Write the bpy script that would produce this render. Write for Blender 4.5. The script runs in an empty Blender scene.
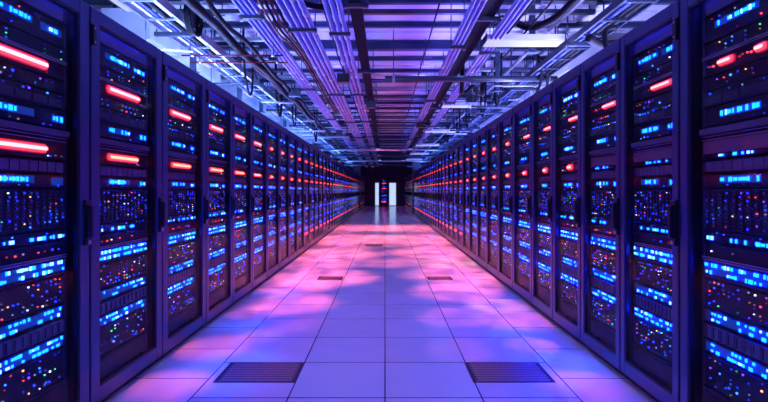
import bpy, math, random
from mathutils import Vector, Matrix
random.seed(7)
S = bpy.context.scene
COL = S.collection
PI = math.pi

# ------------------------------------------------------------------ materials
def nt(m):
    m.use_nodes = True
    return m.node_tree.nodes, m.node_tree.links
def pbr(name, col, rough=.5, metal=0., spec=.5, noise=0., nscale=8., bump=0., coat=0.):
    m = bpy.data.materials.new(name); n, l = nt(m); b = n['Principled BSDF']
    b.inputs['Roughness'].default_value = rough; b.inputs['Metallic'].default_value = metal
    b.inputs['Specular IOR Level'].default_value = spec
    b.inputs['Coat Weight'].default_value = coat
    b.inputs['Base Color'].default_value = (*col, 1)
    if noise or bump:
        tc = n.new('ShaderNodeTexCoord'); nz = n.new('ShaderNodeTexNoise')
        nz.inputs['Scale'].default_value = nscale; nz.inputs['Detail'].default_value = 4
        l.new(tc.outputs['Object'], nz.inputs['Vector'])
        if noise:
            r = n.new('ShaderNodeValToRGB')
            r.color_ramp.elements[0].position = .3; r.color_ramp.elements[1].position = .7
            r.color_ramp.elements[0].color = (*[c*(1-noise) for c in col], 1)
            r.color_ramp.elements[1].color = (*[min(1, c*(1+noise)) for c in col], 1)
            l.new(nz.outputs['Fac'], r.inputs['Fac']); l.new(r.outputs['Color'], b.inputs['Base Color'])
        if bump:
            bp = n.new('ShaderNodeBump'); bp.inputs['Strength'].default_value = bump; bp.inputs['Distance'].default_value = .02
            l.new(nz.outputs['Fac'], bp.inputs['Height']); l.new(bp.outputs['Normal'], b.inputs['Normal'])
    return m
def emit(name, col, k=1., sample=True):
    m = bpy.data.materials.new(name); n, l = nt(m); b = n['Principled BSDF']
    b.inputs['Base Color'].default_value = (.02, .02, .03, 1)
    b.inputs['Emission Color'].default_value = (*col, 1); b.inputs['Emission Strength'].default_value = k
    m.cycles.emission_sampling = 'FRONT' if sample else 'NONE'
    return m
def glass_mat(name, tint, rough=.03, ior=1.45):
    m = bpy.data.materials.new(name); n, l = nt(m); n.remove(n['Principled BSDF'])
    t = n.new('ShaderNodeBsdfTransparent'); t.inputs['Color'].default_value = (*tint, 1)
    g = n.new('ShaderNodeBsdfGlossy'); g.inputs['Roughness'].default_value = rough
    g.inputs['Color'].default_value = (1, 1, 1, 1)
    lw = n.new('ShaderNodeLayerWeight'); lw.inputs['Blend'].default_value = .5
    pw = n.new('ShaderNodeMath'); pw.operation = 'POWER'; l.new(lw.outputs['Facing'], pw.inputs[0]); pw.inputs[1].default_value = 5
    f = n.new('ShaderNodeMath'); f.operation = 'MULTIPLY_ADD'; l.new(pw.outputs[0], f.inputs[0]); f.inputs[1].default_value = .2; f.inputs[2].default_value = .006
    mx = n.new('ShaderNodeMixShader')
    l.new(f.outputs[0], mx.inputs[0]); l.new(t.outputs[0], mx.inputs[1]); l.new(g.outputs[0], mx.inputs[2])
    l.new(mx.outputs[0], n['Material Output'].inputs['Surface'])
    return m

M = {}
M['frame'] = pbr('door_frame_metal', (.05, .075, .19), .3, .45, .5)
M['body'] = pbr('cabinet_metal', (.035, .04, .055), .45, .2, .5)
M['inside'] = pbr('cabinet_inside', (.02, .022, .03), .4)
M['black'] = pbr('black_plastic', (.008, .008, .01), .4)
M['chassis'] = pbr('server_chassis', (.010, .011, .018), .45, 0, .25, .2, 20)
M['plate'] = pbr('server_plate', (.04, .04, .06), .4, .2, .4, .2, 30)
M['grey'] = pbr('grey_panel', (.12, .118, .155), .35, .3)
M['silver'] = pbr('silver_edge', (.55, .55, .6), .3, .8)
M['glass'] = glass_mat('door_glass', (.93, .95, 1.0), .09)
M['steel'] = pbr('galvanised_steel', (.45, .46, .5), .3, .85, .5, .15, 6)
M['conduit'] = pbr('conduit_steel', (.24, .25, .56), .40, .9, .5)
M['darksteel'] = pbr('dark_steel', (.035, .045, .075), .4, .3, .5, .2, 6)
M['beam'] = pbr('painted_beam', (.04, .055, .11), .6, .1, .2, .15, 4)
M['traybase'] = pbr('dark_tray_base', (.012, .016, .028), .8, 0, .08)
M['cable'] = pbr('black_cable', (.006, .006, .01), .6, 0, .12)
M['redcable'] = pbr('red_cable', (.12, .008, .014), .5, 0, .3)
M['bluecable'] = pbr('blue_cable', (.02, .04, .22), .5, 0, .3)
M['white'] = pbr('white_enamel', (.75, .76, .8), .4)
M['wall'] = pbr('painted_wall', (.10, .10, .14), .6, 0, .4, .2, 2)
M['duct'] = pbr('duct_sheet', (.6, .62, .68), .4, .6, .5, .15, 3)
# emitters
M['red'] = emit('red_led_bar', (42, 1.0, 1.1))
M['redhot'] = emit('orange_led_bar', (42, .95, .55))
M['redsoft'] = emit('red_led_soft', (12, .2, .16))
M['redhalo'] = emit('red_led_halo', (.55, .006, .02), 1., False)  # dim emission standing in for the halo round a bar
M['redfar'] = emit('red_led_far', (7, .22, .22))
M['redglow'] = emit('red_led_inner_halo', (4, .10, .14), 1., False)
M['blueled'] = emit('blue_led_strip', (.6, 1.2, 70))
M['cyan'] = emit('cyan_led', (.03, 1.0, 38))
M['cyanpale'] = emit('pale_cyan_led', (.7, 1.9, 38))
M['cyanhot'] = emit('strong_cyan_led', (.03, 1.0, 130))
M['bluebed'] = emit('blue_display', (.001, .03, .26), 1., False)
DOTS = {}
for k, c in dict(blue=(.03, .16, 5), sky=(.12, .8, 4), white=(2.2, 2.0, 3.0), red=(4, .15, .2),
                 green=(.15, 2.2, .5), amber=(3, 1.1, .25), violet=(.6, .15, 4)).items():
    DOTS[k] = M['dot_' + k] = emit('dot_' + k, c, 1., False)
    M['dot_' + k + '_dim'] = emit('dot_' + k + '_dim', [a*.18 for a in c], 1., False)
M['lamp'] = emit('lamp_diffuser', (.62, .64, 1.0), .85)
M['doorlight'] = emit('lit_door_glass', (.42, .54, .92), 1.3)

# floor : white raised tiles, dark joints, outer columns staggered by half a tile
def floor_mat():
    m = bpy.data.materials.new('raised_floor_tiles'); n, l = nt(m); b = n['Principled BSDF']
    tc = n.new('ShaderNodeTexCoord'); sp = n.new('ShaderNodeSeparateXYZ'); l.new(tc.outputs['Object'], sp.inputs[0])
    def mt(op, a, c=None, d=None):
        q = n.new('ShaderNodeMath'); q.operation = op
        for i, v in enumerate((a, c, d)):
            if v is None: continue
            if isinstance(v, (int, float)): q.inputs[i].default_value = v
            else: l.new(v, q.inputs[i])
        return q.outputs[0]
    X, Y = sp.outputs['X'], sp.outputs['Y']
    def joint(v, w):
        f = mt('FRACT', mt('DIVIDE', v, .6))
        return mt('LESS_THAN', mt('MINIMUM', f, mt('SUBTRACT', 1., f)), w/.6)
    outer = mt('GREATER_THAN', mt('ABSOLUTE', X), 1.2)
    yy = mt('ADD', mt('SUBTRACT', Y, 3.51-3.6+.0), mt('MULTIPLY', outer, .3))
    j = mt('MAXIMUM', joint(mt('ADD', X, 6.), .0042), joint(mt('ADD', yy, 6.), .0042))
    # faint per tile tone
    cx = mt('FLOOR', mt('DIVIDE', mt('ADD', X, 6.), .6)); cy = mt('FLOOR', mt('DIVIDE', mt('ADD', yy, 6.), .6))
    cb = n.new('ShaderNodeCombineXYZ'); l.new(cx, cb.inputs[0]); l.new(cy, cb.inputs[1])
    wn = n.new('ShaderNodeTexWhiteNoise'); wn.noise_dimensions = '2D'; l.new(cb.outputs[0], wn.inputs['Vector'])
    tone = mt('ADD', .80, mt('MULTIPLY', wn.outputs['Value'], .12))
    rgb = n.new('ShaderNodeCombineColor')
    for i in range(3): l.new(tone, rgb.inputs[i])
    mix = n.new('ShaderNodeMix'); mix.data_type = 'RGBA'
    l.new(j, mix.inputs['Factor']); l.new(rgb.outputs[0], mix.inputs['A']); mix.inputs['B'].default_value = (.015, .015, .03, 1)
    l.new(mix.outputs['Result'], b.inputs['Base Color'])
    nz = n.new('ShaderNodeTexNoise'); nz.inputs['Scale'].default_value = 4.5; nz.inputs['Detail'].default_value = 2
    l.new(tc.outputs['Object'], nz.inputs['Vector'])
    ro = n.new('ShaderNodeMapRange'); ro.inputs['From Min'].default_value = .3; ro.inputs['From Max'].default_value = .7
    ro.inputs['To Min'].default_value = .10; ro.inputs['To Max'].default_value = .24
    l.new(nz.outputs['Fac'], ro.inputs['Value']); l.new(ro.outputs[0], b.inputs['Roughness'])
    bp = n.new('ShaderNodeBump'); bp.inputs['Strength'].default_value = .3; bp.inputs['Distance'].default_value = .02
    l.new(nz.outputs['Fac'], bp.inputs['Height'])
    bj = n.new('ShaderNodeBump'); bj.invert = True; bj.inputs['Strength'].default_value = .5; bj.inputs['Distance'].default_value = .003
    l.new(j, bj.inputs['Height']); l.new(bp.outputs['Normal'], bj.inputs['Normal'])
    l.new(bj.outputs['Normal'], b.inputs['Normal'])
    b.inputs['IOR'].default_value = 1.7
    b.inputs['Specular IOR Level'].default_value = .6
    return m
M['floor'] = floor_mat()

def deck_mat():
    m = pbr('ceiling_deck', (.44, .45, .52), .6, 0, .25, .12, 1.5)
    return m
M['deck'] = deck_mat()

# ------------------------------------------------------------------ mesh helper
class MB:
    def __init__(s): s.v = []; s.f = []; s.m = []; s.mats = []; s.sm = []
    def mi(s, k):
        if k not in s.mats: s.mats.append(k)
        return s.mats.index(k)
    def add(s, vs, fs, k, smooth=False):
        o = len(s.v); i = s.mi(k); s.v += [tuple(v) for v in vs]
        for f in fs: s.f.append([o+a for a in f]); s.m.append(i); s.sm.append(smooth)
    def box(s, x0, x1, y0, y1, z0, z1, k, skip=''):
        v = [(x0,y0,z0),(x1,y0,z0),(x1,y1,z0),(x0,y1,z0),(x0,y0,z1),(x1,y0,z1),(x1,y1,z1),(x0,y1,z1)]
        F = {'d':(0,3,2,1),'u':(4,5,6,7),'s':(0,1,5,4),'e':(1,2,6,5),'n':(2,3,7,6),'w':(3,0,4,7)}
        s.add(v, [F[a] for a in 'dusenw' if a not in skip], k)
    def bevbox(s, x0, x1, y0, y1, z0, z1, b, k):
        # box whose +x face is chamfered all round
        v = [(x0,y0,z0),(x0,y1,z0),(x0,y1,z1),(x0,y0,z1),(x1-b,y0,z0),(x1-b,y1,z0),(x1-b,y1,z1),(x1-b,y0,z1),
             (x1,y0+b,z0+b),(x1,y1-b,z0+b),(x1,y1-b,z1-b),(x1,y0+b,z1-b)]
        f = [(3,2,1,0)]
        for i in range(4):
            j = (i+1) % 4
            f += [(i,j,4+j,4+i),(4+i,4+j,8+j,8+i)]
        f.append((8,9,10,11))
        s.add(v, f, k)
    def tube(s, pts, r, k, n=8, cap=True):
        pts = [Vector(p) for p in pts]; N = len(pts); vs = []
        up0 = Vector((0,0,1))
        for i, p in enumerate(pts):
            t = (pts[min(i+1,N-1)] - pts[max(i-1,0)]).normalized()
            a = t.cross(up0)
            if a.length < 1e-3: a = t.cross(Vector((1,0,0)))
            a.normalize(); b = a.cross(t)
            for j in range(n):
                q = 2*PI*j/n; vs.append(p + a*(r*math.cos(q)) + b*(r*math.sin(q)))
        fs = [(i*n+j, i*n+(j+1)%n, (i+1)*n+(j+1)%n, (i+1)*n+j) for i in range(N-1) for j in range(n)]
        if cap: fs += [tuple(range(n))[::-1], tuple(range((N-1)*n, N*n))]
        s.add(vs, fs, k, True)
    def mesh(s, name):
        me = bpy.data.meshes.new(name); me.from_pydata(s.v, [], s.f)
        for k in s.mats: me.materials.append(M[k])
        me.polygons.foreach_set('material_index', s.m); me.polygons.foreach_set('use_smooth', s.sm)
        me.update()
        return me
    def build(s, name, parent=None): return link(name, s.mesh(name), parent)

def link(name, me, parent=None, loc=(0,0,0)):
    o = bpy.data.objects.new(name, me); COL.objects.link(o); o.location = loc
    if parent: o.parent = parent
    return o
def tag(o, label, cat, group=None, kind=None):
    if label: o['label'] = label
    if cat: o['category'] = cat
    if group: o['group'] = group
    if kind: o['kind'] = kind
    return o
def struct(o): o['kind'] = 'structure'; return o
def empty(name, loc=(0,0,0), rz=0):
    o = bpy.data.objects.new(name, None); COL.objects.link(o); o.location = loc; o.rotation_euler = (0,0,rz)
    o.empty_display_size = .2
    return o
def copy_tree(o, parent=None):
    c = o.copy(); COL.objects.link(c)
    if parent: c.parent = parent
    for ch in list(o.children): copy_tree(ch, c)
    return c

ORD = ['', 'first','second','third','fourth','fifth','sixth','seventh','eighth','ninth','tenth','eleventh','twelfth','thirteenth',
       'fourteenth','fifteenth','sixteenth','seventeenth','eighteenth','nineteenth','twentieth','twenty-first','twenty-second',
       'twenty-third','twenty-fourth','twenty-fifth','twenty-sixth','twenty-seventh','twenty-eighth','twenty-ninth','thirtieth']

# ------------------------------------------------------------------ the racks
XF = -.05           # server fronts behind the door's front plane
HT = 2.33           # rack height
DR = random.Random(11)
def dot(b, y, z, s, col, x=XF):
    s *= .68
    if DR.random() < .5: col += '_dim'
    b.box(x-.001, x+.005, y-s/2, y+s/2, z-s/2, z+s/2, 'dot_'+col, 'w')

PAL = dict(mix=['blue']*8+['sky']*3+['white']*2+['red']*2+['green']+['amber']+['violet']*2,
           warm=['red']*4+['amber']*2+['white']*3+['blue']*10+['sky']*2+['green']*2+['violet']*3,
           cool=['blue']*9+['sky']*4+['violet']*2+['white'],
           green=['green']*3+['blue']*4+['sky']*2+['amber'],
           red=['red']*5+['blue']*2+['white']*2+['violet'])

# kind, name, z0, z1
LAYOUT = [('blank','blanking_panel',2.165,2.25), ('stripA','server',2.035,2.16), ('greens','switch',1.962,2.03),
          ('bar','server',1.862,1.957), ('row','server',1.79,1.857), ('rowplate','server',1.708,1.785),
          ('stripF','server',1.606,1.703), ('shelf','shelf_panel',1.548,1.60), ('bar2','server',1.44,1.543),
          ('drives','drive_shelf',1.37,1.435), ('stripF','server',1.296,1.365), ('dense','patch_panel',1.085,1.29),
          ('bluerow','server',1.02,1.08), ('darkred','server',.94,1.015), ('stripN','server',.842,.935),
          ('cluster','switch',.69,.837), ('stripP','server',.612,.685), ('vents','drive_shelf',.532,.607),
          ('stripR','server',.458,.527), ('sparse','switch',.285,.453), ('base','blanking_panel',.145,.28)]

def unit(kind, wc, z0, z1, R, style):
    """one rack unit; returns (body mesh builder, [(sub-part name, builder)])"""
    b = MB(); subs = []; h = z1-z0; zc = (z0+z1)/2; y0, y1 = -wc/2, wc/2
    b.bevbox(XF-.48, XF, y0, y1, z0+.002, z1-.002, .003, 'chassis')
    # ears with screws
    for s in (-1, 1):
        ye = s*(wc/2-.012)
        b.box(XF-.001, XF+.003, ye-.010, ye+.010, z0+.006, z1-.006, 'plate', 'w')
    def plate(ya, yb, za, zb, k='plate', t=.004): b.box(XF-.001, XF+t, ya, yb, za, zb, k, 'w')
    def line(z, k='silver', t=.003): b.box(XF-.001, XF+.007, y0, y1, z-t/2, z+t/2, k, 'w')
    def row(z, n, p, pal, s=.009, a=-.44, c=.44):
        for i in range(n):
            if R.random() < p:
                y = (a+(c-a)*(i+.5)/n)*wc + R.uniform(-.004, .004)
                dot(b, y, z+R.uniform(-.004, .004), s*R.choice((.7, 1, 1, 1.25)), R.choice(PAL[pal]))
    def strip(name, a, c, z, hh, dens=.8, bed=True, nrow=1, pale=.2):
        dens *= .78*style.get('q', 1.)
        q = MB(); ya, yb = a*wc, c*wc
        if bed: q.box(XF-.001, XF+.004, ya-.008, yb+.008, z-hh*.75, z+hh*.75, 'bluebed', 'w')
        else: q.box(XF-.001, XF+.004, ya-.008, yb+.008, z-hh*.75, z+hh*.75, 'chassis', 'w')
        for r in range(nrow):
            zz = z + (r-(nrow-1)/2)*hh
            y = ya
            while y < yb-.006:
                w = R.choice((.006, .009, .012, .02)); w = min(w, yb-y)
                if R.random() < dens:
                    hz = hh/nrow*R.choice((.34, .45, .52))
                    q.box(XF+.003, XF+.009, y, y+w, zz-hz, zz+hz, 'cyanpale' if R.random() < pale else ('cyanhot' if style.get('hot') and z < .95 else 'cyan'), 'w')
                y += w+R.choice((.004, .007, .012))
        subs.append((name, q))
    def bar(a, c, z, hh, k):
        # bright red tube; the dimmer rings round it put its halo into emission
        q = MB(); ya, yb = a*wc, c*wc; n = 8
        def ring(x, hz, k2):
            out = []
            for e, t0 in ((yb-hh*.5, -PI/2), (ya+hh*.5, PI/2)):
                for j in range(n+1):
                    t = t0+PI*j/n; out.append((x, e+hz*math.cos(t), z+hz*math.sin(t)))
            return out
        H = hh*.44
        rs = [(XF-.001, H*1.75, None), (XF+.006, H*1.75, 'redhalo'), (XF+.009, H*1.3, 'redhalo'), (XF+.012, H*1.0, 'redglow'), (XF+.020, H*.62, k)]
        L = 2*n+2
        for i in range(len(rs)-1):
            r0, r1 = ring(*rs[i]), ring(*rs[i+1])
            q.add(r0+r1, [(j, (j+1) % L, L+(j+1) % L, L+j) for j in range(L)], rs[i+1][2] if i < 3 else 'redglow')
        q.add(ring(*rs[-1]), [tuple(range(L))], k)
        subs.append(('light_bar', q))
    if kind == 'blank':
        plate(y0+.03, y1-.03, z0+.012, z1-.012, 'grey', .006)
    elif kind == 'stripA':
        strip('display_strip', -.34, .08, zc+.012, .022, .85); strip('display_strip', .2, .42, zc+.006, .024, .6)
        row(z0+.02, 12, .3, 'mix', .008); row(z1-.015, 10, .3, 'mix', .007)
    elif kind == 'greens':
        for c in range(14):
            yy = y0+.04+(wc-.08)*c/13
            if R.random() < .5:
                for r in range(3):
                    if R.random() < .6: dot(b, yy, z0+.012+r*.02, .007, R.choice(PAL['green']))
        line(z0+.001, 'silver', .003)
    elif kind in ('bar', 'bar2'):
        st = style.get(kind, 'full')
        line(z1-.004, 'silver', .003)
        if st == 'full':
            bar(-.33+R.uniform(-.02,.02), .26+R.uniform(-.02,.04), zc, .036 if kind == 'bar' else .033, 'red' if kind == 'bar' else R.choice(('red','redhot')))
            row(zc-.03, 6, .4, 'red', .007, .25, .45)
        elif st == 'short':
            bar(-.02, .40, zc, .026, 'red'); row(zc, 8, .6, 'red', .008, -.4, .0)
        elif st == 'pair':
            bar(.07, .17, zc, .028, 'red'); bar(-.30, -.14, zc, .028, 'red'); row(zc, 6, .9, 'red', .010, -.45, -.31); row(zc, 8, .8, 'red', .009, -.12, .06)
        elif st == 'blob':
            bar(-.12, .12, zc, .04, R.choice(('red','redhot'))); row(zc-.02, 8, .4, 'warm', .008)
        elif st == 'long':
            bar(-.30, .30, zc, .030, 'redfar')
        elif st == 'grey':
            plate(y0+.02, y1-.02, z0+.03, z1-.012, 'grey', .012)
            strip('display_strip', -.3, .3, z0+.016, .014, .4, False)
    elif kind == 'row':
        row(zc+.012, 12, .65, 'mix', .010); row(zc-.016, 10, .45, 'mix', .009)
    elif kind == 'rowplate':
        for i in range(5):
            a = y0+.03+(wc-.06)*i/5; plate(a+.004, a+(wc-.06)/5-.004, z0+.012, z0+.05)
        row(z1-.012, 13, .6, 'cool', .009)
    elif kind == 'stripF':
        strip('display_strip', -.28, .10, zc+.006, .024, .85, True, 1, .1); strip('display_strip', .33, .44, zc+.0, .026, .8)
        row(z0+.013, 10, .3, 'cool', .007)
    elif kind == 'shelf':
        plate(y0, y1, z0+.018, z1-.004, 'grey', .02); line(z0+.008, 'silver', .002)
    elif kind == 'drives':
        n = 9
        for i in range(n):
            a = y0+.03+(wc-.06)*i/n; plate(a+.003, a+(wc-.06)/n-.003, z0+.008, z1-.008, 'grey', .008)
        row(zc, 9, .45, 'warm', .008)
    elif kind == 'dense':
        n = 13
        for i in range(n):
            yy = y0+.035+(wc-.07)*i/(n-1)
            b.box(XF-.001, XF+.003, yy-.010, yy+.010, z0+.012, z1-.012, 'plate', 'w')
            for r in range(10):
                zz = z0+.02+(h-.04)*r/9
                b.box(XF+.002, XF+.004, yy-.007, yy+.007, zz-.005, zz+.005, 'chassis', 'w')
                if R.random() < .5: dot(b, yy+R.choice((-.004, .004)), zz, R.choice((.006, .007, .009)), R.choice(PAL['warm' if R.random() < .6 else 'cool']), XF+.003)
    elif kind == 'bluerow':
        strip('display_strip', -.46, .46, zc-.006, .018, .45, False, 1, .35); row(z1-.012, 12, .4, 'cool', .008)
    elif kind == 'darkred':
        row(zc, 11, .5, 'red', .010); line(z0+.002, 'silver', .004)
    elif kind == 'stripN':
        strip('display_strip', -.46, .46, zc, .036, .75, True, 2, .3); line(z1-.004, 'silver', .004); line(z0+.004, 'plate', .004)
    elif kind == 'cluster':
        for r in range(6):
            row(z0+.018+(h-.036)*r/5, 17, .42, 'mix' if r % 2 else 'warm', .008)
    elif kind == 'stripP':
        strip('display_strip', -.38, .42, zc, .03, .55, True, 2, .1)
        plate(-.46*wc, -.40*wc, z0+.01, z1-.01, 'grey')
    elif kind == 'vents':
        n = 11
        for i in range(n):
            a = y0+.03+(wc-.06)*i/n; plate(a+.004, a+(wc-.06)/n-.004, z0+.006, z1-.006, 'grey', .010)
            b.box(XF+.009, XF+.012, a+.010, a+.016, z0+.012, z1-.012, 'chassis', 'w')
    elif kind == 'stripR':
        strip('display_strip', -.44, .44, zc, .03, .62, True, 2, .15)
    elif kind == 'sparse':
        for r in range(6):
            row(z0+.02+(h-.04)*r/5, 15, .34, 'mix', .009)
        if style.get('low'): bar(-.30, .30, z0+.09, .03, 'redsoft')
        dot(b, .25*wc, z0+.03, .016, 'sky'); dot(b, -.2*wc, z0+.05, .015, 'sky')
    elif kind == 'base':
        plate(y0+.02, y1-.02, z0+.02, z1-.02, 'chassis', .008)
    return b, subs

def shell(W, st, hinge_right):
    """cabinet carcass, plinth, door with glass, handle and hinge, as mesh builders"""
    D = 1.10; y0, y1 = -W/2+.002, W/2-.002
    c = MB(); t = .03
    c.box(-D, -.032, y0, y0+t, .07, HT, 'body'); c.box(-D, -.032, y1-t, y1, .07, HT, 'body')
    c.box(-D, -D+t, y0+t, y1-t, .07, HT, 'body')
    c.box(-D+t, -.032, y0+t, y1-t, HT-t, HT, 'body'); c.box(-D+t, -.032, y0+t, y1-t, .07, .10, 'body')
    for s in (-1, 1):                                  # mounting rails beside the servers
        ya = s*(W/2-.07-.035) ; c.box(-.10, -.075, ya-.03, ya+.03, .10, HT-t, 'inside')
    for s in (-1, 1):                                  # top lip
        c.box(-D, -.032, s*(W/2-.04)-.03, s*(W/2-.04)+.03, HT, HT+.008, 'body')
    p = MB(); p.box(-D+.02, -.05, y0+.005, y1-.005, .0, .07, 'black')
    n = int(W/.045)
    for i in range(n):                                 # perforated toe panel
        ya = y0+.03+(W-.064)*i/n; p.box(-.051, -.046, ya, ya+.022, .028, .045, 'darksteel', 'w')
    d = MB(); zb, zt = .055, HT-.004
    r0, r1 = .085, .075                                # bottom and top rails
    d.bevbox(-.03, 0, y0+.005, y0+st, zb, zt, .004, 'frame'); d.bevbox(-.03, 0, y1-st, y1-.005, zb, zt, .004, 'frame')
    d.box(-.03, -.002, y0+st, y1-st, zb, zb+r0, 'frame'); d.box(-.03, -.002, y0+st, y1-st, zt-r1, zt, 'frame')
    e = .012                                           # black gasket round the glass
    d.box(-.028, -.008, y0+st, y0+st+e, zb+r0, zt-r1, 'black'); d.box(-.028, -.008, y1-st-e, y1-st, zb+r0, zt-r1, 'black')
    d.box(-.028, -.008, y0+st+e, y1-st-e, zb+r0, zb+r0+e, 'black'); d.box(-.028, -.008, y0+st+e, y1-st-e, zt-r1-e, zt-r1, 'black')
    g = MB(); g.box(-.020, -.014, y0+st+e, y1-st-e, zb+r0+e, zt-r1-e, 'glass')
    hd = MB(); yh = y1-.032
    hd.bevbox(0, .014, yh-.026, yh+.026, .98, 1.23, .004, 'black')
    hd.bevbox(.014, .036, yh-.014, yh+.014, 1.02, 1.20, .006, 'black')
    hd.box(.014, .02, yh-.010, yh+.010, .985, 1.005, 'silver')
    hg = MB(); yy = (y1-.018) if hinge_right else (y0+.018)
    hg.bevbox(-.002, .016, yy-.016, yy+.016, 2.105, 2.225, .004, 'black')
    hg.box(.016, .018, yy-.004, yy+.004, 2.12, 2.13, 'silver'); hg.box(.016, .018, yy-.004, yy+.004, 2.20, 2.21, 'silver')
    il = MB(); il.box(-.047, -.033, y0+st+.03, y1-st-.03, 2.275, 2.287, 'blueled')
    il.box(-.05, -.032, y0+st+.02, y1-st-.02, 2.287, HT-t, 'inside')
    return c, p, d, g, hd, hg, il

SHELLS, UNITS, STACKS = {}, {}, {}
def shell_meshes(key):
    if key not in SHELLS:
        SHELLS[key] = [b.mesh(n) for b, n in zip(shell(*key), ('cabinet_body','plinth','door_frame','glass_pane','door_handle','hinge','interior_light'))]
    return SHELLS[key]
def unit_meshes(i, wc, var, sk):
    key = (i, wc, var, sk)
    if key not in UNITS:
        kind, nm, z0, z1 = LAYOUT[i]
        b, subs = unit(kind, wc, z0, z1, random.Random(hash((i, round(wc*1000), var)) & 0xffff), dict(sk))
        UNITS[key] = (b.mesh(nm), [(n, q.mesh(n)) for n, q in subs])
    return UNITS[key]
def stack_mesh(wc, var, sk):
    key = (wc, var, sk)
    if key not in STACKS:
        B = MB()
        for i, (kind, nm, z0, z1) in enumerate(LAYOUT):
            b, subs = unit(kind, wc, z0, z1, random.Random(hash((i, round(wc*1000), var)) & 0xffff), dict(sk))
            for q in [b]+[s for _, s in subs]:
                o = len(B.v); B.v += q.v
                for f, m, sm in zip(q.f, q.m, q.sm):
                    B.f.append([o+a for a in f]); B.m.append(B.mi(q.mats[m])); B.sm.append(sm)
        STACKS[key] = B.mesh('server_stack')
    return STACKS[key]

def rack(loc, rz, W, st, wc, var, sk, detail, label, group, hinge_right):
    t = empty('server_rack', loc, rz); tag(t, label, 'server rack', group)
    c, p, d, g, hd, hg, il = shell_meshes((W, st, hinge_right))
    link('cabinet_body', c, t); link('plinth', p, t)
    df = link('door_frame', d, t)
    gp = link('glass_pane', g, df); link('door_handle', hd, df)
    if dict(sk).get('low'): gp.location.x = .014      # flush-glazed doors farther along
    if detail: link('hinge', hg, df)
    link('interior_light', il, t)['label'] = 'blue light strip'
    if detail:
        for i, (kind, nm, z0, z1) in enumerate(LAYOUT):
            vv = (var + i) % 3 if i % 2 else var % 3
            me, subs = unit_meshes(i, wc, vv, sk)
            u = link(nm, me, t)
            for n, sm in subs: 
                s = link(n, sm, u)
                if n == 'light_bar': s['label'] = 'glowing red light bar'
                else: s['label'] = 'glowing cyan blue display strip'
    else:
        link('server_stack', stack_mesh(wc, var % 3, sk), t, (.012 if dict(sk).get('low') else 0, 0, 0))
    return t

XL, XR = 1.66, 1.60
FULL = (('bar','full'),('bar2','full')); BLOB = (('bar','blob'),('bar2','blob'),('q',.65))
FARL = (('bar','long'),('bar2','long'),('low',1),('q',.16))
SHORT = (('bar','short'),('bar2','grey'),('hot',1)); PAIR = (('bar','pair'),('bar2','grey'),('hot',1)); SB = (('bar','short'),('bar2','blob'),('hot',1))
def row_of(side):
    X = XL if side == 'left' else XR
    seq = []
    if side == 'left':
        y = 2.648-.86
        for k in range(3): seq.append((y, .86, .088, .60)); y += .86
        end = 31.4
    else:
        y = 2.558-.86
        seq.append((y, .86, .07, .62)); y += .86
        for k in range(4): seq.append((y, .645, .06, .47)); y += .645
        end = 26.6
    while y+.76 < end: seq.append((y, .76, .066, .55)); y += .76
    n1 = len(seq); gap = y
    y = gap+1.4
    while y+.76 < 39.3: seq.append((y, .76, .066, .55)); y += .76
    n = len(seq); ALL = []
    for k, (y, W, st, wc) in enumerate(seq):
        yc = y+W/2; second = k >= n1
        if side == 'left': sk = FULL if k < 6 else (BLOB if k < 10 else FARL)
        else: sk = PAIR if k == 0 else (SHORT if k < 3 else (SB if k < 6 else (BLOB if k < 11 else FARL)))
        detail = k < 10
        if k == 0: lab = f'nearest glass-door server rack on the {side} side, cut by the photo edge'
        elif not second and k < 18: lab = f'glass-door server rack, {ORD[k+1]} from the near end of the {side} row'
        elif not second:
            j = n1-k; lab = (f'small distant server rack, last of the {side} row before the dark pillar' if j == 1 else
                             f'small distant server rack, {ORD[j]} before the dark pillar in the {side} row')
        else:
            j = k-n1+1; lab = f'tiny far server rack, {ORD[j]} beyond the dark pillar on the {side} side'
        grp = f'server racks of the {side} row'
        sx = -1 if side == 'left' else 1
        rack((sx*(X+(.04 if second else 0)), yc, 0), 0 if side == 'left' else PI, W, st, wc, k, sk, detail, lab, grp, side == 'right')
    return seq, n1, gap
seqL, nL, gapL = row_of('left')
seqR, nR, gapR = row_of('right')
FARY = 40.0

# ------------------------------------------------------------------ the setting
def slab(name, *a, k):
    b = MB(); b.box(*a, k); return struct(b.build(name))
HC = 3.55; WX = 4.2
slab('floor', -WX, WX, -3.0, FARY+.3, -.2, 0, k='floor')
# corrugated deck
b = MB(); yy = -3.0; prof = []
while yy < FARY+.3:
    prof += [(yy, HC), (yy+.30, HC), (yy+.315, HC+.035), (yy+.375, HC+.035), (yy+.39, HC)]; yy += .39
vs = [(sx*WX, p[0], p[1]) for p in prof for sx in (-1, 1)]
b.add(vs, [(2*i, 2*i+1, 2*i+3, 2*i+2) for i in range(len(prof)-1)], 'deck')
vs2 = [(-WX,-3,HC+.12),(WX,-3,HC+.12),(WX,FARY+.5,HC+.12),(-WX,FARY+.5,HC+.12)]
b.add(vs2, [(0,1,2,3)], 'deck')
struct(b.build('ceiling'))
slab('wall_left', -WX-.15, -WX, -3, FARY+.3, 0, HC+.1, k='wall')
slab('wall_right', WX, WX+.15, -3, FARY+.3, 0, HC+.1, k='wall')
b = MB()   # far wall with two door openings
dz = 2.0
L0, L1, R0, R1 = -.86, -.50, .34, .96
for a, c in ((-WX, L0), (L1, R0), (R1, WX)): b.box(a, c, FARY, FARY+.2, 0, HC+.1, 'wall')
b.box(L0, L1, FARY, FARY+.2, dz, HC+.1, 'wall'); b.box(R0, R1, FARY, FARY+.2, dz, HC+.1, 'wall')
struct(b.build('wall_far'))
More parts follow.
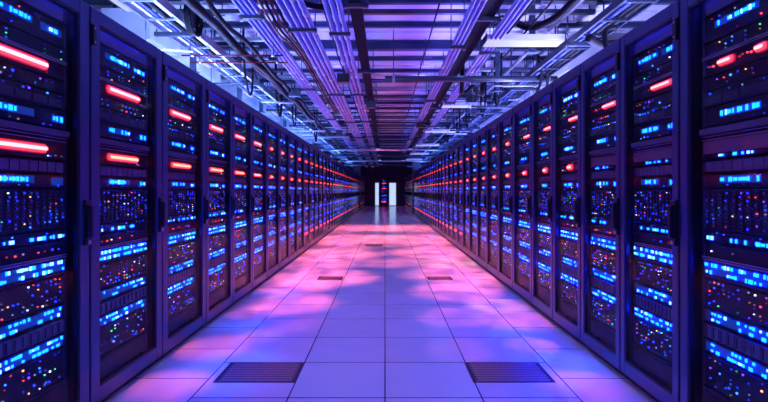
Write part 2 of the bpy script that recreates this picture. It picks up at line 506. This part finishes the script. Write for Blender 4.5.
for n, a, c in ((1, L0, L1), (2, R0, R1)):
    b = MB(); f = .035
    b.box(a, a+f, FARY+.03, FARY+.09, 0, dz, 'white'); b.box(c-f, c, FARY+.03, FARY+.09, 0, dz, 'white')
    b.box(a+f, c-f, FARY+.03, FARY+.09, dz-f, dz, 'white'); b.box(a+f, c-f, FARY+.03, FARY+.09, 0, .06, 'white')
    d = struct(b.build(f'door_{n}'))
    g = MB(); g.box(a+f, c-f, FARY+.05, FARY+.07, .06, dz-f, 'doorlight'); g.build('glass_pane', d)
    h = MB(); h.tube([(c-f-.05, FARY+.04, .95), (c-f-.05, FARY-.0, .95), (c-f-.05, FARY-.0, 1.15), (c-f-.05, FARY+.04, 1.15)], .012, 'steel'); h.build('door_handle', d)
rack((-.08, FARY-1.16, 0), -PI/2, .76, .066, .55, 1, FARL, False, 'lone server rack between the two white doors at the far end', None, False)
for n, (sx, X, y) in enumerate(((-1, XL, gapL), (1, XR, gapR))):
    b = MB(); xa, xb = sorted((sx*(X-.05), sx*(X+.4)))
    b.box(xa, xb, y+.03, y+.38, 0, HC, 'wall')
    struct(b.build(f'trim_{n+1}'))

# ------------------------------------------------------------------ floor vents
def floor_vent(xa, xb, ya, yb, label):
    t = empty('floor_vent', ((xa+xb)/2, (ya+yb)/2, 0)); tag(t, label, 'floor vent', 'perforated floor vents')
    w, d = (xb-xa)/2, (yb-ya)/2
    f = MB(); e = .012
    f.box(-w, w, -d, -d+e, 0, .004, 'darksteel'); f.box(-w, w, d-e, d, 0, .004, 'darksteel')
    f.box(-w, -w+e, -d+e, d-e, 0, .004, 'darksteel'); f.box(w-e, w, -d+e, d-e, 0, .004, 'darksteel'); f.build('frame', t)
    g = MB(); g.box(-w+e, w-e, -d+e, d-e, 0, .0008, 'black')
    # diagonal slats, clipped to the frame, in short dashes
    s = .019; W2, D2 = w-e, d-e; c = -W2-2*D2
    while c < W2+D2:
        x0, x1 = c, c+2*D2*.9
        for q in range(8):
            u0, u1 = q/8+.012, (q+1)/8-.012
            xa_, xb_ = x0+(x1-x0)*u0, x0+(x1-x0)*u1; za, zb = -D2+2*D2*u0, -D2+2*D2*u1
            if xa_ > -W2 and xb_+.009 < W2:
                g.add([(xa_,za,.003),(xa_+.009,za,.003),(xb_+.009,zb,.003),(xb_,zb,.003)], [(0,1,2,3)], 'ventslat')
        c += s
    g.build('grille', t)
M['ventslat'] = pbr('vent_slat', (1., .78, .52), .35, .85)
floor_vent(-1.15, -.60, 3.14, 3.50, 'dark perforated floor vent in the left tile column, nearest the camera')
floor_vent(.59, 1.14, 3.14, 3.50, 'dark perforated floor vent in the right tile column, nearest the camera')
floor_vent(-.98, -.62, 6.76, 7.02, 'small perforated floor vent farther along the left tile column')
floor_vent(.62, .98, 6.76, 7.02, 'small perforated floor vent farther along the right tile column')
floor_vent(-.46, -.06, 10.9, 11.3, 'small dark floor vent far ahead beside the centre joint')

# ------------------------------------------------------------------ ceiling : beams
nb = 0
y = 2.34
while y < FARY:
    b = MB(); big = (nb % 5 == 1)
    hh, ww = (.13, .12) if big else (.065, .06)
    z0 = HC-hh
    b.box(-WX, WX, y-ww/2, y+ww/2, z0, z0+.016, 'beam'); b.box(-WX, WX, y-.008, y+.008, z0+.016, HC-.016, 'beam')
    b.box(-WX, WX, y-ww/2, y+ww/2, HC-.016, HC, 'beam')
    struct(b.build('ceiling_beam')); nb += 1
    y += .80
# lower cross struts hung from the deck (grey channels)
STRUTS = []
def near_rack(y, seq=seqL):
    for k, s in enumerate(seq):
        if s[0] <= y < s[0]+s[1]: return k+1
    return 1
def where(y, side='left'):
    k = near_rack(y, seqL if side == 'left' else seqR)
    return f'above the {ORD[k]} {side} rack' if k < len(ORD) else 'far down the aisle'
def channel(b, xa, xb, y, z, w=.042, h=.042, k='darksteel'):
    b.box(xa, xb, y-w/2, y+w/2, z, z+.004, k); b.box(xa, xb, y-w/2, y-w/2+.004, z+.004, z+h, k); b.box(xa, xb, y+w/2-.004, y+w/2, z+.004, z+h, k)

# ------------------------------------------------------------------ conduits on trapeze hangers
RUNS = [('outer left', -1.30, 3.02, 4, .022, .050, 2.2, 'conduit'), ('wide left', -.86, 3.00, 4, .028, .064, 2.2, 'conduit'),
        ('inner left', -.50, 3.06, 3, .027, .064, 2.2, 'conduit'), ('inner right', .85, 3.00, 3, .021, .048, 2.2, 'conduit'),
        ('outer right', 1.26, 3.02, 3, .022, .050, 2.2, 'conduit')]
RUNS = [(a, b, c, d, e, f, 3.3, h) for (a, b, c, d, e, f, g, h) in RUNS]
PL = {3: ['left', 'middle', 'right'], 4: ['leftmost', 'second from left', 'third from left', 'rightmost']}
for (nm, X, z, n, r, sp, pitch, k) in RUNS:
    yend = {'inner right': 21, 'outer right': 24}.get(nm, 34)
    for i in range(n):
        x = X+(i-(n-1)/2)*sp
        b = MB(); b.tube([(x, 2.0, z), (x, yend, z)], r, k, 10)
        yy = 3.4+.37*i
        while yy < yend-1:                     # couplings
            b.tube([(x, yy, z), (x, yy+.07, z)], r+.005, 'steel', 10); yy += 3.05
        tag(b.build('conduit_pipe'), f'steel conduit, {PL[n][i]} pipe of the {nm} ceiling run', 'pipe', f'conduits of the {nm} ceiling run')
    w = (n-1)*sp/2+r+.028
    proto = None; j = 0; yy = 4.6+.3*RUNS.index((nm, X, z, n, r, sp, pitch, k))
    while yy < min(yend, 26):
        j += 1
        if proto is None:
            t = empty('pipe_hanger'); c = MB(); channel(c, -w, w, 0, -r-.0325, .036, .032); c.build('strut', t)
            for s in (-1, 1):
                q = MB(); q.tube([(s*(w-.02), 0, -r-.045), (s*(w-.02), 0, HC-z)], .007, 'darksteel', 6)
                q.box(s*(w-.02)-.013, s*(w-.02)+.013, -.013, .013, -r-.055, -r-.0425, 'steel'); q.build('rod', t)
            proto = t
        else: t = copy_tree(proto)
        t.location = (X, yy, z)
        tag(t, f'trapeze hanger, {ORD[j]} from the near end of the {nm} conduit run', 'hanger', f'hangers of the {nm} conduit run')
        yy += pitch

# ------------------------------------------------------------------ cable trays
def cable_tray(X, z, w, y0, y1, k, rung, label, side=.06):
    t = empty('cable_tray', (X, y0, z)); tag(t, label, 'cable tray')
    L = y1-y0
    for s in (-1, 1):
        b = MB(); xa, xb = sorted((s*w/2, s*(w/2-.004)))
        b.box(xa, xb, 0, L, 0, side, k); xa, xb = sorted((s*w/2, s*(w/2-.022)))
        b.box(xa, xb, 0, L, side, side+.004, k); b.box(xa, xb, 0, L, -.004, 0, k); b.build('side_rail', t)
    if rung:
        b = MB(); b.box(-w/2+.004, w/2-.004, 0, .03, 0, .014, k); me = b.mesh('rung'); yy = .1
        while yy < L-.1:
            link('rung', me, t, (0, yy, 0)); yy += rung
    else:
        b = MB(); b.box(-w/2+.004, w/2-.004, 0, L, 0, .004, 'traybase'); b.build('base_panel', t)
    return t
def tray_cables(X, z, w, y0, y1, specs, lab):
    for i, (fx, r, k, word) in enumerate(specs):
        R = random.Random(i*13+int(X*100)); pts = []; yy = y0+.05
        while yy < y1-.05:
            pts.append((X+fx*w+R.uniform(-.003, .003), yy, z+.0155+r+R.uniform(0, .004))); yy += .5
        b = MB(); b.tube(pts, r, k, 6)
        tag(b.build('cable'), f'{word} cable lying in the {lab}', 'cable', f'cables in the {lab}')
cable_tray(-2.16, 2.94, .34, 2.2, 33, 'steel', .45, 'pale galvanised ladder tray running above the left racks')
tray_cables(-2.16, 2.94, .34, 2.2, 33, [(-.3,.02,'steel','pale grey outer'),(-.12,.016,'bluecable','blue'),(.08,.022,'cable','thick black'),(.3,.018,'steel','pale grey inner')], 'pale tray above the left racks')
cable_tray(2.22, 2.93, .30, 2.2, 28, 'darksteel', .45, 'dark ladder tray running above the right racks')
tray_cables(2.22, 2.93, .30, 2.2, 28, [(-.33,.022,'cable','black inner'),(-.1,.022,'bluecable','dark blue'),(.12,.022,'cable','middle black'),(.34,.022,'cable','black outer')], 'dark tray above the right racks')
cable_tray(-.30, 3.16, .13, 2.2, 30, 'traybase', 0, 'narrow dark tray left of the aisle centre', .05)
tray_cables(-.30, 3.16, .13, 2.2, 30, [(-.2,.016,'cable','left black'),(.2,.018,'cable','right black')], 'narrow dark tray')
cable_tray(1.06, 3.10, .16, 2.2, 24, 'traybase', 0, 'dark tray between the two right conduit runs', .05)
tray_cables(1.06, 3.10, .16, 2.2, 24, [(-.27,.014,'cable','left black'),(0,.014,'bluecable','dark blue'),(.27,.014,'cable','right black')], 'tray between the right conduit runs')
def tray_hangers(X, z, w, ys, word):
    proto = None
    for j, yy in enumerate(ys):
        if proto is None:
            t = empty('tray_hanger'); c = MB(); channel(c, -w/2-.07, w/2+.07, 0, -.047); c.build('strut', t)
            for s in (-1, 1):
                q = MB(); q.tube([(s*(w/2+.05), 0, -.055), (s*(w/2+.05), 0, HC-z)], .008, 'darksteel', 6); q.build('rod', t)
            proto = t
        else: t = copy_tree(proto)
        t.location = (X, yy, z)
        tag(t, f'strut hanger, {ORD[j+1]} from the near end under the {word}', 'hanger', f'hangers under the {word}')
tray_hangers(-2.16, 2.94, .34, [4.9+2.3*i for i in range(9)], 'pale left tray')
tray_hangers(2.22, 2.93, .30, [5.2+2.3*i for i in range(8)], 'dark right tray')
tray_hangers(-.30, 3.16, .13, [4.7+2.6*i for i in range(7)], 'narrow dark tray')
tray_hangers(1.06, 3.10, .16, [4.9+2.6*i for i in range(6)], 'tray between the right conduit runs')

# ------------------------------------------------------------------ cables and hoses
def hose(pts, r, k, label, cat='cable', group=None, name='cable', n=8, sub=5):
    P = [Vector(p) for p in pts]; out = []
    for i in range(len(P)-1):
        p0, p1, p2, p3 = P[max(i-1,0)], P[i], P[i+1], P[min(i+2,len(P)-1)]
        for s in range(sub):
            t = s/sub
            out.append(.5*((2*p1)+(-p0+p2)*t+(2*p0-5*p1+4*p2-p3)*t*t+(-p0+3*p1-3*p2+p3)*t**3))
    out.append(P[-1]); b = MB(); b.tube(out, r, k, n); return tag(b.build(name), label, cat, group)
R = random.Random(3)
hose([(-1.74+R.uniform(-.03,.03), 2.6+.8*i, 3.0+R.uniform(-.04,.03)) for i in range(24)], .048, 'cable', 'thick black hose running along the ceiling above the left rack fronts', 'hose', None, 'hose')
hose([(-1.60+R.uniform(-.02,.02), 2.6+.7*i, 2.96+R.uniform(-.03,.03)) for i in range(24)], .026, 'cable', 'thinner black cable running beside the thick black ceiling hose')
hose([(-1.87+R.uniform(-.015,.015), 2.6+.7*i, 3.06+R.uniform(-.02,.03)) for i in range(18)], .014, 'redcable', 'thin red cable beside the thick black ceiling hose')
for i, (x, k, w) in enumerate(((-1.145,'redcable','red'),(-1.107,'cable','black'),(-1.075,'redcable','dark red'),(-1.040,'cable','thick black'))):
    hose([(x, 2.2, 3.54), (x, 2.4, 3.12), (x, 3.6, 3.05), (x, 4.4, 3.0+.02*i), (x, 5.0, 2.97+.02*i), (x, 5.8, 3.06), (x, 7.2, 3.1), (x, 9, 3.04), (x, 11, 3.12), (x, 11.2, 3.54)],
         .014 if i % 2 else .012, k, f'{w} cable sagging between the outer and wide left conduit runs', 'cable', 'cables sagging between the left conduit runs')
hose([(-1.0,4.55,3.2),(-.8,4.6,3.12),(-.62,4.75,3.14),(-.45,4.9,3.22),(-.3,5.2,3.3)], .032, 'cable', 'short thick black cable arching over the wide left conduit run')
hose([(1.98,4.1,3.3),(1.86,4.6,3.15),(1.78,5.0,3.10),(1.66,5.5,3.2),(1.5,6.0,3.54)], .042, 'cable', 'thick black hose slanting down behind the nearest right ceiling lamp', 'hose', None, 'hose')
hose([(2.0,6.3,3.06),(2.12,6.4,3.0),(2.16,6.5,2.8),(2.10,6.55,2.6),(2.1,6.6,2.338)], .02, 'cable', 'black cable dropping from the dark cross pipe onto the right racks')
hose([(2.05,6.32,3.1),(2.2,6.42,3.02),(2.25,6.5,2.8),(2.22,6.55,2.6),(2.22,6.62,2.338)], .02, 'cable', 'second black cable dropping beside it onto the right racks')
hose([(1.18,7.1,3.54),(1.18,7.2,2.9),(1.2,7.35,2.82),(1.28,7.4,2.84),(1.4,7.5,2.95),(1.5,7.6,2.86),(1.62,7.9,2.92),(1.7,8.2,3.06),(1.74,8.3,3.54)], .035, 'cable', 'lumpy black cable bundle looped under the outer right conduits', 'cable bundle', None, 'cable_bundle')
hose([(1.95,4.5,2.75),(2.1,4.6,2.72),(2.3,4.65,2.74),(2.5,4.7,2.8),(2.8,4.7,3.0)], .04, 'cable', 'black hose lying across the ceiling above the second right racks', 'hose', None, 'hose')
hose([(1.93,4.0,2.338),(1.9,4.05,2.55),(1.95,4.15,2.7),(2.1,4.3,2.78),(2.25,4.6,2.86)], .022, 'cable', 'black cable curving up from the fourth right rack top')
loops = [(-1.93,6.6),(-1.93,8.5),(-1.93,9.9),(-1.93,13.0)]
for i, (x, y) in enumerate(loops):
    hose([(x,y-.2,3.54),(x,y-.14,2.98),(x,y,2.72),(x,y+.14,2.66),(x,y+.24,2.84),(x,y+.28,3.54)], .016+.006*(i % 2), 'cable',
         f'black cable loop hanging {where(y)}', 'cable', 'cable loops hanging above the left racks')
loops = [(1.91,7.9),(1.91,9.1),(1.91,10.8),(1.91,12.2),(1.91,14.2)]
for i, (x, y) in enumerate(loops):
    hose([(x,y-.2,3.54),(x,y-.14,3.0),(x,y,2.78),(x,y+.12,2.74),(x,y+.24,2.9),(x,y+.28,3.54)], .018, 'cable',
         f'black cable loop hanging {where(y,"right")}', 'cable', 'cable loops hanging above the right racks')
# coil of cable near the top left
b = MB()
for q in range(5):
    b.tube([(-1.955+.010*q, 4.75+.16*math.cos(t*PI/10), 3.02+.16*math.sin(t*PI/10)) for t in range(21)], .016, 'cable', 6, False)
b.box(-1.975, -1.965, 4.6, 4.9, 2.95, 3.30, 'steel'); b.tube([(-1.95,4.75,3.18),(-1.95,4.75,HC)], .01, 'darksteel', 6)
tag(b.build('cable_coil'), 'black cable coil hanging on a grey bracket at top left', 'cable coil')
# cross pipes
def cross(xa, xb, y, z, r, k, label, name='cross_pipe', grp='pipes crossing the aisle'):
    b = MB(); b.tube([(xa, y, z), (xb, y, z)], r, k, 10)
    for x in (xa+.12, xb-.12): b.tube([(x, y, z), (x, y, HC)], .008, 'darksteel', 6); b.tube([(x-.02, y, z), (x+.02, y, z)], r+.006, 'steel', 10)
    tag(b.build(name), label, 'pipe', grp)
cross(.0, 2.42, 6.62, 2.86, .042, 'darksteel', 'dark pipe crossing the right half of the aisle behind the nearest lamp')
cross(-2.4, -1.2, 5.55, 2.88, .010, 'redcable', 'thin red pipe crossing above the left racks, nearer one')
cross(-2.4, -1.2, 5.78, 2.86, .009, 'redcable', 'thin red pipe crossing above the left racks, farther one')
for i, (xa, xb, y, z, r) in enumerate(((-2.4,1.6,8.25,3.29,.03),(-2.4,2.4,10.05,3.3,.04),(-1.6,2.4,12.35,3.29,.035),(-2.4,2.4,14.6,3.3,.04),(-2.4,2.4,16.9,2.76,.04),(-2.4,2.4,19.9,2.76,.04),(-2.4,2.4,23.5,2.78,.045),(-2.4,2.4,27,2.78,.05))):
    cross(xa, xb, y, z, r, 'darksteel' if i % 2 else 'steel', f'{"dark" if i%2 else "grey"} pipe crossing the ceiling {where(y) if near_rack(y) < 18 else "in the far distance, " + ORD[i-3] + " of the distant ones"}')
TP = random.Random(5)
for i in range(18):
    y = 6.95+.52*i+TP.uniform(-.12, .12); xa = TP.choice((-1.5, -1.1, -.4, -.4)); xb = TP.choice((.7, 1.0, 1.5, 2.2)); z = TP.uniform(3.22, 3.27)
    b = MB(); r = TP.choice((.009, .013, .018)); b.tube([(xa, y, z), (xb, y, z)], r, TP.choice(('conduit','steel','darksteel')), 8)
    for x in (xa+.1, xb-.1): b.tube([(x, y, z), (x, y, HC)], .005, 'darksteel', 5)
    tag(b.build('thin_pipe'), f'thin metal pipe crossing above the aisle centre, {ORD[i+1]} of them from the near end', 'pipe', 'thin pipes crossing above the aisle centre')
# cross struts under beams
j = 0
for i in range(26):
    y = 4.5+1.05*i+R.uniform(-.2,.2); z = R.choice((2.84, 3.28, 3.32, 3.36))
    side = R.choice((-1, 1, 0)) if i % 3 else R.choice((-1, 1))
    xa, xb = {-1: (-2.42, -1.05), 1: (1.45, 2.42), 0: (-2.42, 2.42)}[side]
    b = MB(); channel(b, xa, xb, y, z, .06, .05, R.choice(('steel','darksteel','steel')))
    for x in (xa+.06, xb-.06): b.tube([(x, y, z), (x, y, HC)], .008, 'darksteel', 6)
    tag(b.build('cross_strut'), f'channel strut across the {({-1:"left ceiling",1:"right ceiling",0:"whole ceiling"})[side]}, {ORD[i+1]} such strut from the near end', 'strut', 'channel struts crossing the ceiling')

# ------------------------------------------------------------------ ducts and boxes above the racks
for i, (x, y, w, h, L, z) in enumerate(((-2.86,5.2,.5,.3,2.2,2.98),(-2.86,8.6,.5,.3,3.0,3.0),(2.84,6.6,.5,.3,2.6,3.0),(2.84,10.4,.5,.3,3.4,3.0),(-2.86,13,.5,.3,4,3.0))):
    b = MB(); b.box(x-w/2, x+w/2, y, y+L, z, z+h, 'duct')
    yy = y
    while yy <= y+L: b.box(x-w/2-.02, x+w/2+.02, yy-.012, yy+.012, z-.02, z+h+.02, 'duct'); yy += L/3
    for s in (-1, 1):
        for q in (.2, L-.2): b.box(x+s*w/2-.01, x+s*w/2+.01, y+q-.02, y+q+.02, z+h-.05, HC, 'darksteel')
    tag(b.build('air_duct'), f'rectangular sheet metal air duct {where(y+.3, "left" if x < 0 else "right")}', 'duct', 'sheet metal ducts above the racks')
for i, (x, y, z) in enumerate(((-.62,7.0,2.9),(-1.52,7.9,2.88),(1.6,8.7,2.92),(-.28,9.4,2.95),(.86,11.6,2.86),(-1.3,13.4,2.88),(1.5,15.2,2.9))):
    t = empty('junction_box', (x, y, z)); b = MB()
    b.box(-.09, .09, -.06, .06, 0, .12, 'darksteel' if i % 2 else 'black'); b.box(-.095, .095, -.065, .065, -.012, 0, 'darksteel'); b.build('housing', t)
    b = MB(); b.tube([(0, 0, .12), (0, 0, HC-z)], .012, 'darksteel', 6); b.build('rod', t)
    tag(t, f'dark junction box hung from the ceiling {where(y, "left" if x < 0 else "right")}', 'junction box', 'ceiling junction boxes')

# ------------------------------------------------------------------ rails, brackets, posts and wires of the service ceiling
for i, (x, z, k, w) in enumerate(((-2.52,3.24,'steel','outermost'),(-2.26,3.20,'steel','second'),(-2.0,3.24,'darksteel','third'),(-1.50,3.22,'steel','innermost'))):
    b = MB(); b.box(x-.02, x+.02, 2.2, 30, z, z+.004, k); b.box(x-.02, x-.016, 2.2, 30, z+.004, z+.04, k); b.box(x+.016, x+.02, 2.2, 30, z+.004, z+.04, k)
    tag(b.build('strut_rail'), f'long channel rail under the left ceiling, {w} from the left wall', 'rail', 'channel rails under the left ceiling')
for i, (x, z, k, w) in enumerate(((1.52,3.24,'darksteel','innermost'),(1.99,3.2,'steel','second'),(2.5,3.24,'darksteel','outermost'))):
    b = MB(); b.box(x-.02, x+.02, 2.2, 30, z, z+.004, k); b.box(x-.02, x-.016, 2.2, 30, z+.004, z+.04, k); b.box(x+.016, x+.02, 2.2, 30, z+.004, z+.04, k)
    tag(b.build('strut_rail'), f'long channel rail under the right ceiling, {w} of the three', 'rail', 'channel rails under the right ceiling')
BR = random.Random(21)
for sx, side in ((-1, 'left'), (1, 'right')):
    for i in range(28):
        y = 4.3+.42*i+BR.uniform(-.12, .12) if i < 20 else 12.7+1.3*(i-20)
        low = BR.random() < .55
        if sx > 0 and (y < 6.75 or abs((y-5.46+2.05) % 4.1-2.05) < .45): low = False
        if low:
            xs = BR.choice(((-2.365, -1.968), (-1.968, -1.54), (-2.365, -1.54)) if sx < 0 else ((1.60, 2.045), (2.045, 2.395), (1.60, 2.395)))
            x = sum(xs)/2; L = xs[1]-xs[0]+.06; z = BR.uniform(2.68, 2.80)
        else: L = BR.uniform(.25, .6); x = sx*BR.uniform(1.68+L/2, 2.42-L/2); z = BR.uniform(3.30, 3.37)
        b = MB(); k = BR.choice(('steel','darksteel','darksteel','duct')); t_ = BR.choice((.018, .025, .035))
        dy = BR.uniform(-.2, .2) if low and BR.random() < .4 else 0
        b.add([(x-L/2,y-t_/2,z),(x+L/2,y+dy-t_/2,z),(x+L/2,y+dy+t_/2,z),(x-L/2,y+t_/2,z),(x-L/2,y-t_/2,z+t_),(x+L/2,y+dy-t_/2,z+t_),(x+L/2,y+dy+t_/2,z+t_),(x-L/2,y+t_/2,z+t_)],
              [(0,3,2,1),(4,5,6,7),(0,1,5,4),(1,2,6,5),(2,3,7,6),(3,0,4,7)], k)
        for s_, d_ in ((-1, 0), (1, dy)): b.tube([(x+s_*(L/2-.03), y+d_, z+t_/2), (x+s_*(L/2-.03), y+d_, HC)], .006, 'darksteel', 5)
        tag(b.build('hanging_bracket'), f'short hanging bracket over the {side} racks, {ORD[i+1]} of them from the near end', 'bracket', f'hanging brackets over the {side} racks')
for i, (x, y, z) in enumerate(((1.80,5.75,2.98),(1.82,7.6,2.9),(1.75,9.9,2.95),(1.85,12.6,2.95),(-2.45,6.0,2.8),(-2.45,7.9,2.75),(-2.45,9.3,2.85),(-2.45,11.5,2.8))):
    b = MB(); b.box(x-.035, x+.035, y-.02, y+.02, z, HC, 'beam'); b.box(x-.07, x+.07, y-.035, y+.035, z-.012, z, 'beam')
    tag(b.build('drop_post'), f'dark drop post hanging from the ceiling {where(y, "left" if x < 0 else "right")}', 'post', 'drop posts of the service ceiling')
for i, (x, z, r, w) in enumerate(((-2.362,3.02,.008,'pale tray'),(-1.42,3.19,.012,'outer left conduits'),(-.66,3.2,.011,'wide left conduits'),(.55,3.17,.010,'inner right conduits'),(1.44,3.14,.014,'outer right conduits'),(1.64,3.12,.012,'right lamps'),(2.42,3.08,.011,'dark right tray'))):
    hose([(x+BR.uniform(-.01,.01), 2.4+1.1*q, z+BR.uniform(-.03,.02)) for q in range(18)], r, 'cable', f'thin sagging black wire running along near the {w}', 'wire', 'thin wires along the ceiling', 'wire', 6, 4)

# ------------------------------------------------------------------ linear ceiling lamps
def lamp(x, y, z, w, d, label, grp):
    t = empty('ceiling_lamp', (x, y, z)); tag(t, label, 'ceiling lamp', grp)
    b = MB(); b.box(-w/2, w/2, -d/2, d/2, .01, .07, 'white'); b.box(-w/2-.01, -w/2, -d/2, d/2, 0, .08, 'darksteel'); b.box(w/2, w/2+.01, -d/2, d/2, 0, .08, 'darksteel'); b.build('housing', t)
    b = MB(); b.box(-w/2, w/2, -d/2+.01, d/2-.01, 0, .01, 'lamp'); b.build('diffuser', t)
    for s in (-1, 1):
        b = MB(); b.tube([(s*(w/2-.06), 0, .07), (s*(w/2-.06), 0, HC-z)], .006, 'darksteel', 6); b.build('rod', t)
for i in range(6):
    lamp(1.60, 5.46+4.1*i, 2.99, .88, .26, f'linear ceiling lamp over the right rack fronts, {ORD[i+1]} from the near end', 'linear lamps over the right rack fronts')
for i in range(7):
    lamp(-2.46, 4.45+2.15*i, 3.07, .24, .5, f'small ceiling lamp over the left racks, {ORD[i+1]} from the near end', 'small lamps over the left racks')

# ------------------------------------------------------------------ lights
def area(name, loc, sx, sy, rot, col, power):
    L = bpy.data.lights.new(name, 'AREA'); L.shape = 'RECTANGLE'; L.size = sx; L.size_y = sy; L.color = col; L.energy = power
    o = bpy.data.objects.new(name, L); COL.objects.link(o); o.location = loc; o.rotation_euler = rot
    return o
UP = (PI, 0, 0)
# added unseen uplights on the rack tops, brightening the ceiling at the sides
for i, (y0, L, k) in enumerate(((1.8, 6, 1.0), (7.8, 8, .5), (15.8, 14, .22))):
    area('added_rack_top_fill', (-2.2, y0+L/2, 2.36), .25, L, UP, ((.26, .40, 1.0), (.14, .30, 1.0), (.10, .24, 1.0))[i], (300, 330, 480)[i]*L/6*k)
    area('added_rack_top_fill', (2.2, y0+L/2, 2.36), .25, L, UP, ((.36, .38, 1.0), (.17, .23, 1.0), (.10, .20, 1.0))[i], (290, 320, 460)[i]*L/6*k)
# added blue fill hidden on the rack-top edges, tilted up at the services
for i, (y0, L, p, c) in enumerate(((1.8, 7, 60, (.11, .09, 1.0)), (8.8, 10, 70, (.05, .07, 1.0)), (18.8, 11, 40, (.04, .09, 1.0)))):
    for sx in (-1, 1):
        area('added_rack_edge_fill', (sx*1.84, y0+L/2, 2.37), .10, L, (0, sx*-math.radians(180-35), 0), c, p)
# added violet fill hidden above two conduit runs, shining up on the deck
for X in (-.86, .85):
    area('added_violet_fill', (X, 6.0, 3.09), .12, 6, UP, (.15, .11, 1.0), 80)
    area('added_violet_fill', (X, 15.0, 3.09), .12, 10, UP, (.08, .10, 1.0), 26)
# added narrow-beam fill under the two dark trays, without fixtures, washing the floor
def wash(X, z, y0, L, col, p, spread=85):
    o = area('added_floor_wash', (X, y0+L/2, z), .08, L, (0, 0, 0), col, p); o.data.spread = R_(spread)
R_ = math.radians
wash(-.30, 3.15, 1.0, 11, (.17, .28, 1.0), 13.5); wash(1.06, 3.09, 1.0, 11, (.17, .28, 1.0), 13.5)
wash(-.30, 3.15, 12, 16, (.24, .34, 1.0), 24); wash(1.06, 3.09, 12, 12, (.24, .34, 1.0), 20)

# added coloured spots without fixtures, throwing pink and blue pools on the floor
PINK, ROSE, AMB, BLU = (1, .15, .22), (1, .15, .38), (1, .28, .12), (.05, .12, 1)
def spot(x, y, dia, col, p, z=2.82):
    L = bpy.data.lights.new('added_floor_spot', 'SPOT'); L.color = col; L.energy = p*dia*dia; L.shadow_soft_size = .03
    L.spot_size = 2*math.atan(dia/2/z)*1.15; L.spot_blend = .9
    L.use_nodes = True; n = L.node_tree.nodes; l = L.node_tree.links          # noise breaks the added pool into blotches
    em = n.get('Emission') or n.new('ShaderNodeEmission')
    tc = n.new('ShaderNodeTexCoord'); mp = n.new('ShaderNodeMapping'); mp.inputs['Location'].default_value = (x*3.1, y*1.7, 0)
    mp.inputs['Scale'].default_value = (1, .6, 1)
    nz = n.new('ShaderNodeTexNoise'); nz.inputs['Scale'].default_value = 9; nz.inputs['Detail'].default_value = 2
    mr = n.new('ShaderNodeMapRange'); mr.inputs['From Min'].default_value = .38; mr.inputs['From Max'].default_value = .66
    mr.inputs['To Min'].default_value = .45; mr.inputs['To Max'].default_value = 1.45
    l.new(tc.outputs['Normal'], mp.inputs[0]); l.new(mp.outputs[0], nz.inputs['Vector']); l.new(nz.outputs['Fac'], mr.inputs['Value'])
    l.new(mr.outputs[0], em.inputs['Strength'])
    o = bpy.data.objects.new('added_floor_spot', L); COL.objects.link(o)
    o.location = (x, y, z)
PW = 330
for x, y, dia, col, k in ((-1.09,4.15,.45,AMB,1.0),(-1.38,3.85,.7,PINK,.9),(-1.05,5.4,1.1,PINK,1.2),(-.95,7.0,1.7,PINK,1.4),(-1.42,3.1,.6,ROSE,.8),
        (-1.05,9.6,2.2,PINK,1.35),(-1.35,5.0,.7,PINK,.8),(-.8,4.5,.6,ROSE,.4),(-1.2,6.3,1.1,PINK,1.1),(-1.2,8.2,1.4,PINK,1.3),(-1.1,12.6,3.2,PINK,1.1),(-1.1,16.2,4,PINK,.7),
        (-1.4,4.5,.6,BLU,1.2),(-1.1,3.4,.9,BLU,.9),(-1.3,5.9,.6,BLU,1.0),
        (1.25,5.28,.8,AMB,1.2),(1.22,3.9,.45,AMB,1.1),(1.1,7.2,1.7,PINK,1.4),(1.1,9.8,2.2,PINK,1.35),(1.30,3.1,.6,ROSE,.7),(1.3,4.66,.8,PINK,1.1),
        (.88,6.0,1.2,PINK,1.3),(.7,4.8,.8,ROSE,.7),(1.25,6.3,.8,PINK,1.1),(1.2,8.4,1.3,AMB,1.1),(1.1,12.6,3.2,PINK,1.1),(.6,3.8,.6,ROSE,.3),(1.1,16.2,4,PINK,.7),
        (1.2,4.25,.6,BLU,1.0),(1.3,3.4,.8,BLU,.9),(.2,8.4,1.4,PINK,.5),(-.7,8.5,1.5,PINK,.5),(.75,8.5,1.5,PINK,.5),(-.8,11.2,2.0,PINK,.6),(.8,11.2,2.0,PINK,.6)):
    spot(x, y, dia, col, PW*k/max(dia, .5))

# ------------------------------------------------------------------ world, camera, view
w = bpy.data.worlds.new('World'); S.world = w; w.use_nodes = True
w.node_tree.nodes['Background'].inputs[0].default_value = (.16, .13, .75, 1)
w.node_tree.nodes['Background'].inputs[1].default_value = .35
cam = bpy.data.cameras.new('Camera'); co = bpy.data.objects.new('Camera', cam); COL.objects.link(co)
co.location = (0, 0, 1.28); co.rotation_euler = (PI/2, 0, 0)
cam.sensor_width = 36; cam.lens = 470/768*36
cam.shift_x = -1/768; cam.shift_y = -(201-191)/768
cam.clip_start = .05; cam.clip_end = 200
S.camera = co
S.view_settings.view_transform = 'Standard'; S.view_settings.look = 'None'
S.view_settings.exposure = 0; S.view_settings.gamma = 1
S.cycles.use_denoising = True
S.cycles.transparent_max_bounces = 24
S.cycles.max_bounces = 8
S.cycles.diffuse_bounces = 4
S.cycles.glossy_bounces = 4
S.cycles.sample_clamp_indirect = 6
S.cycles.caustics_reflective = True
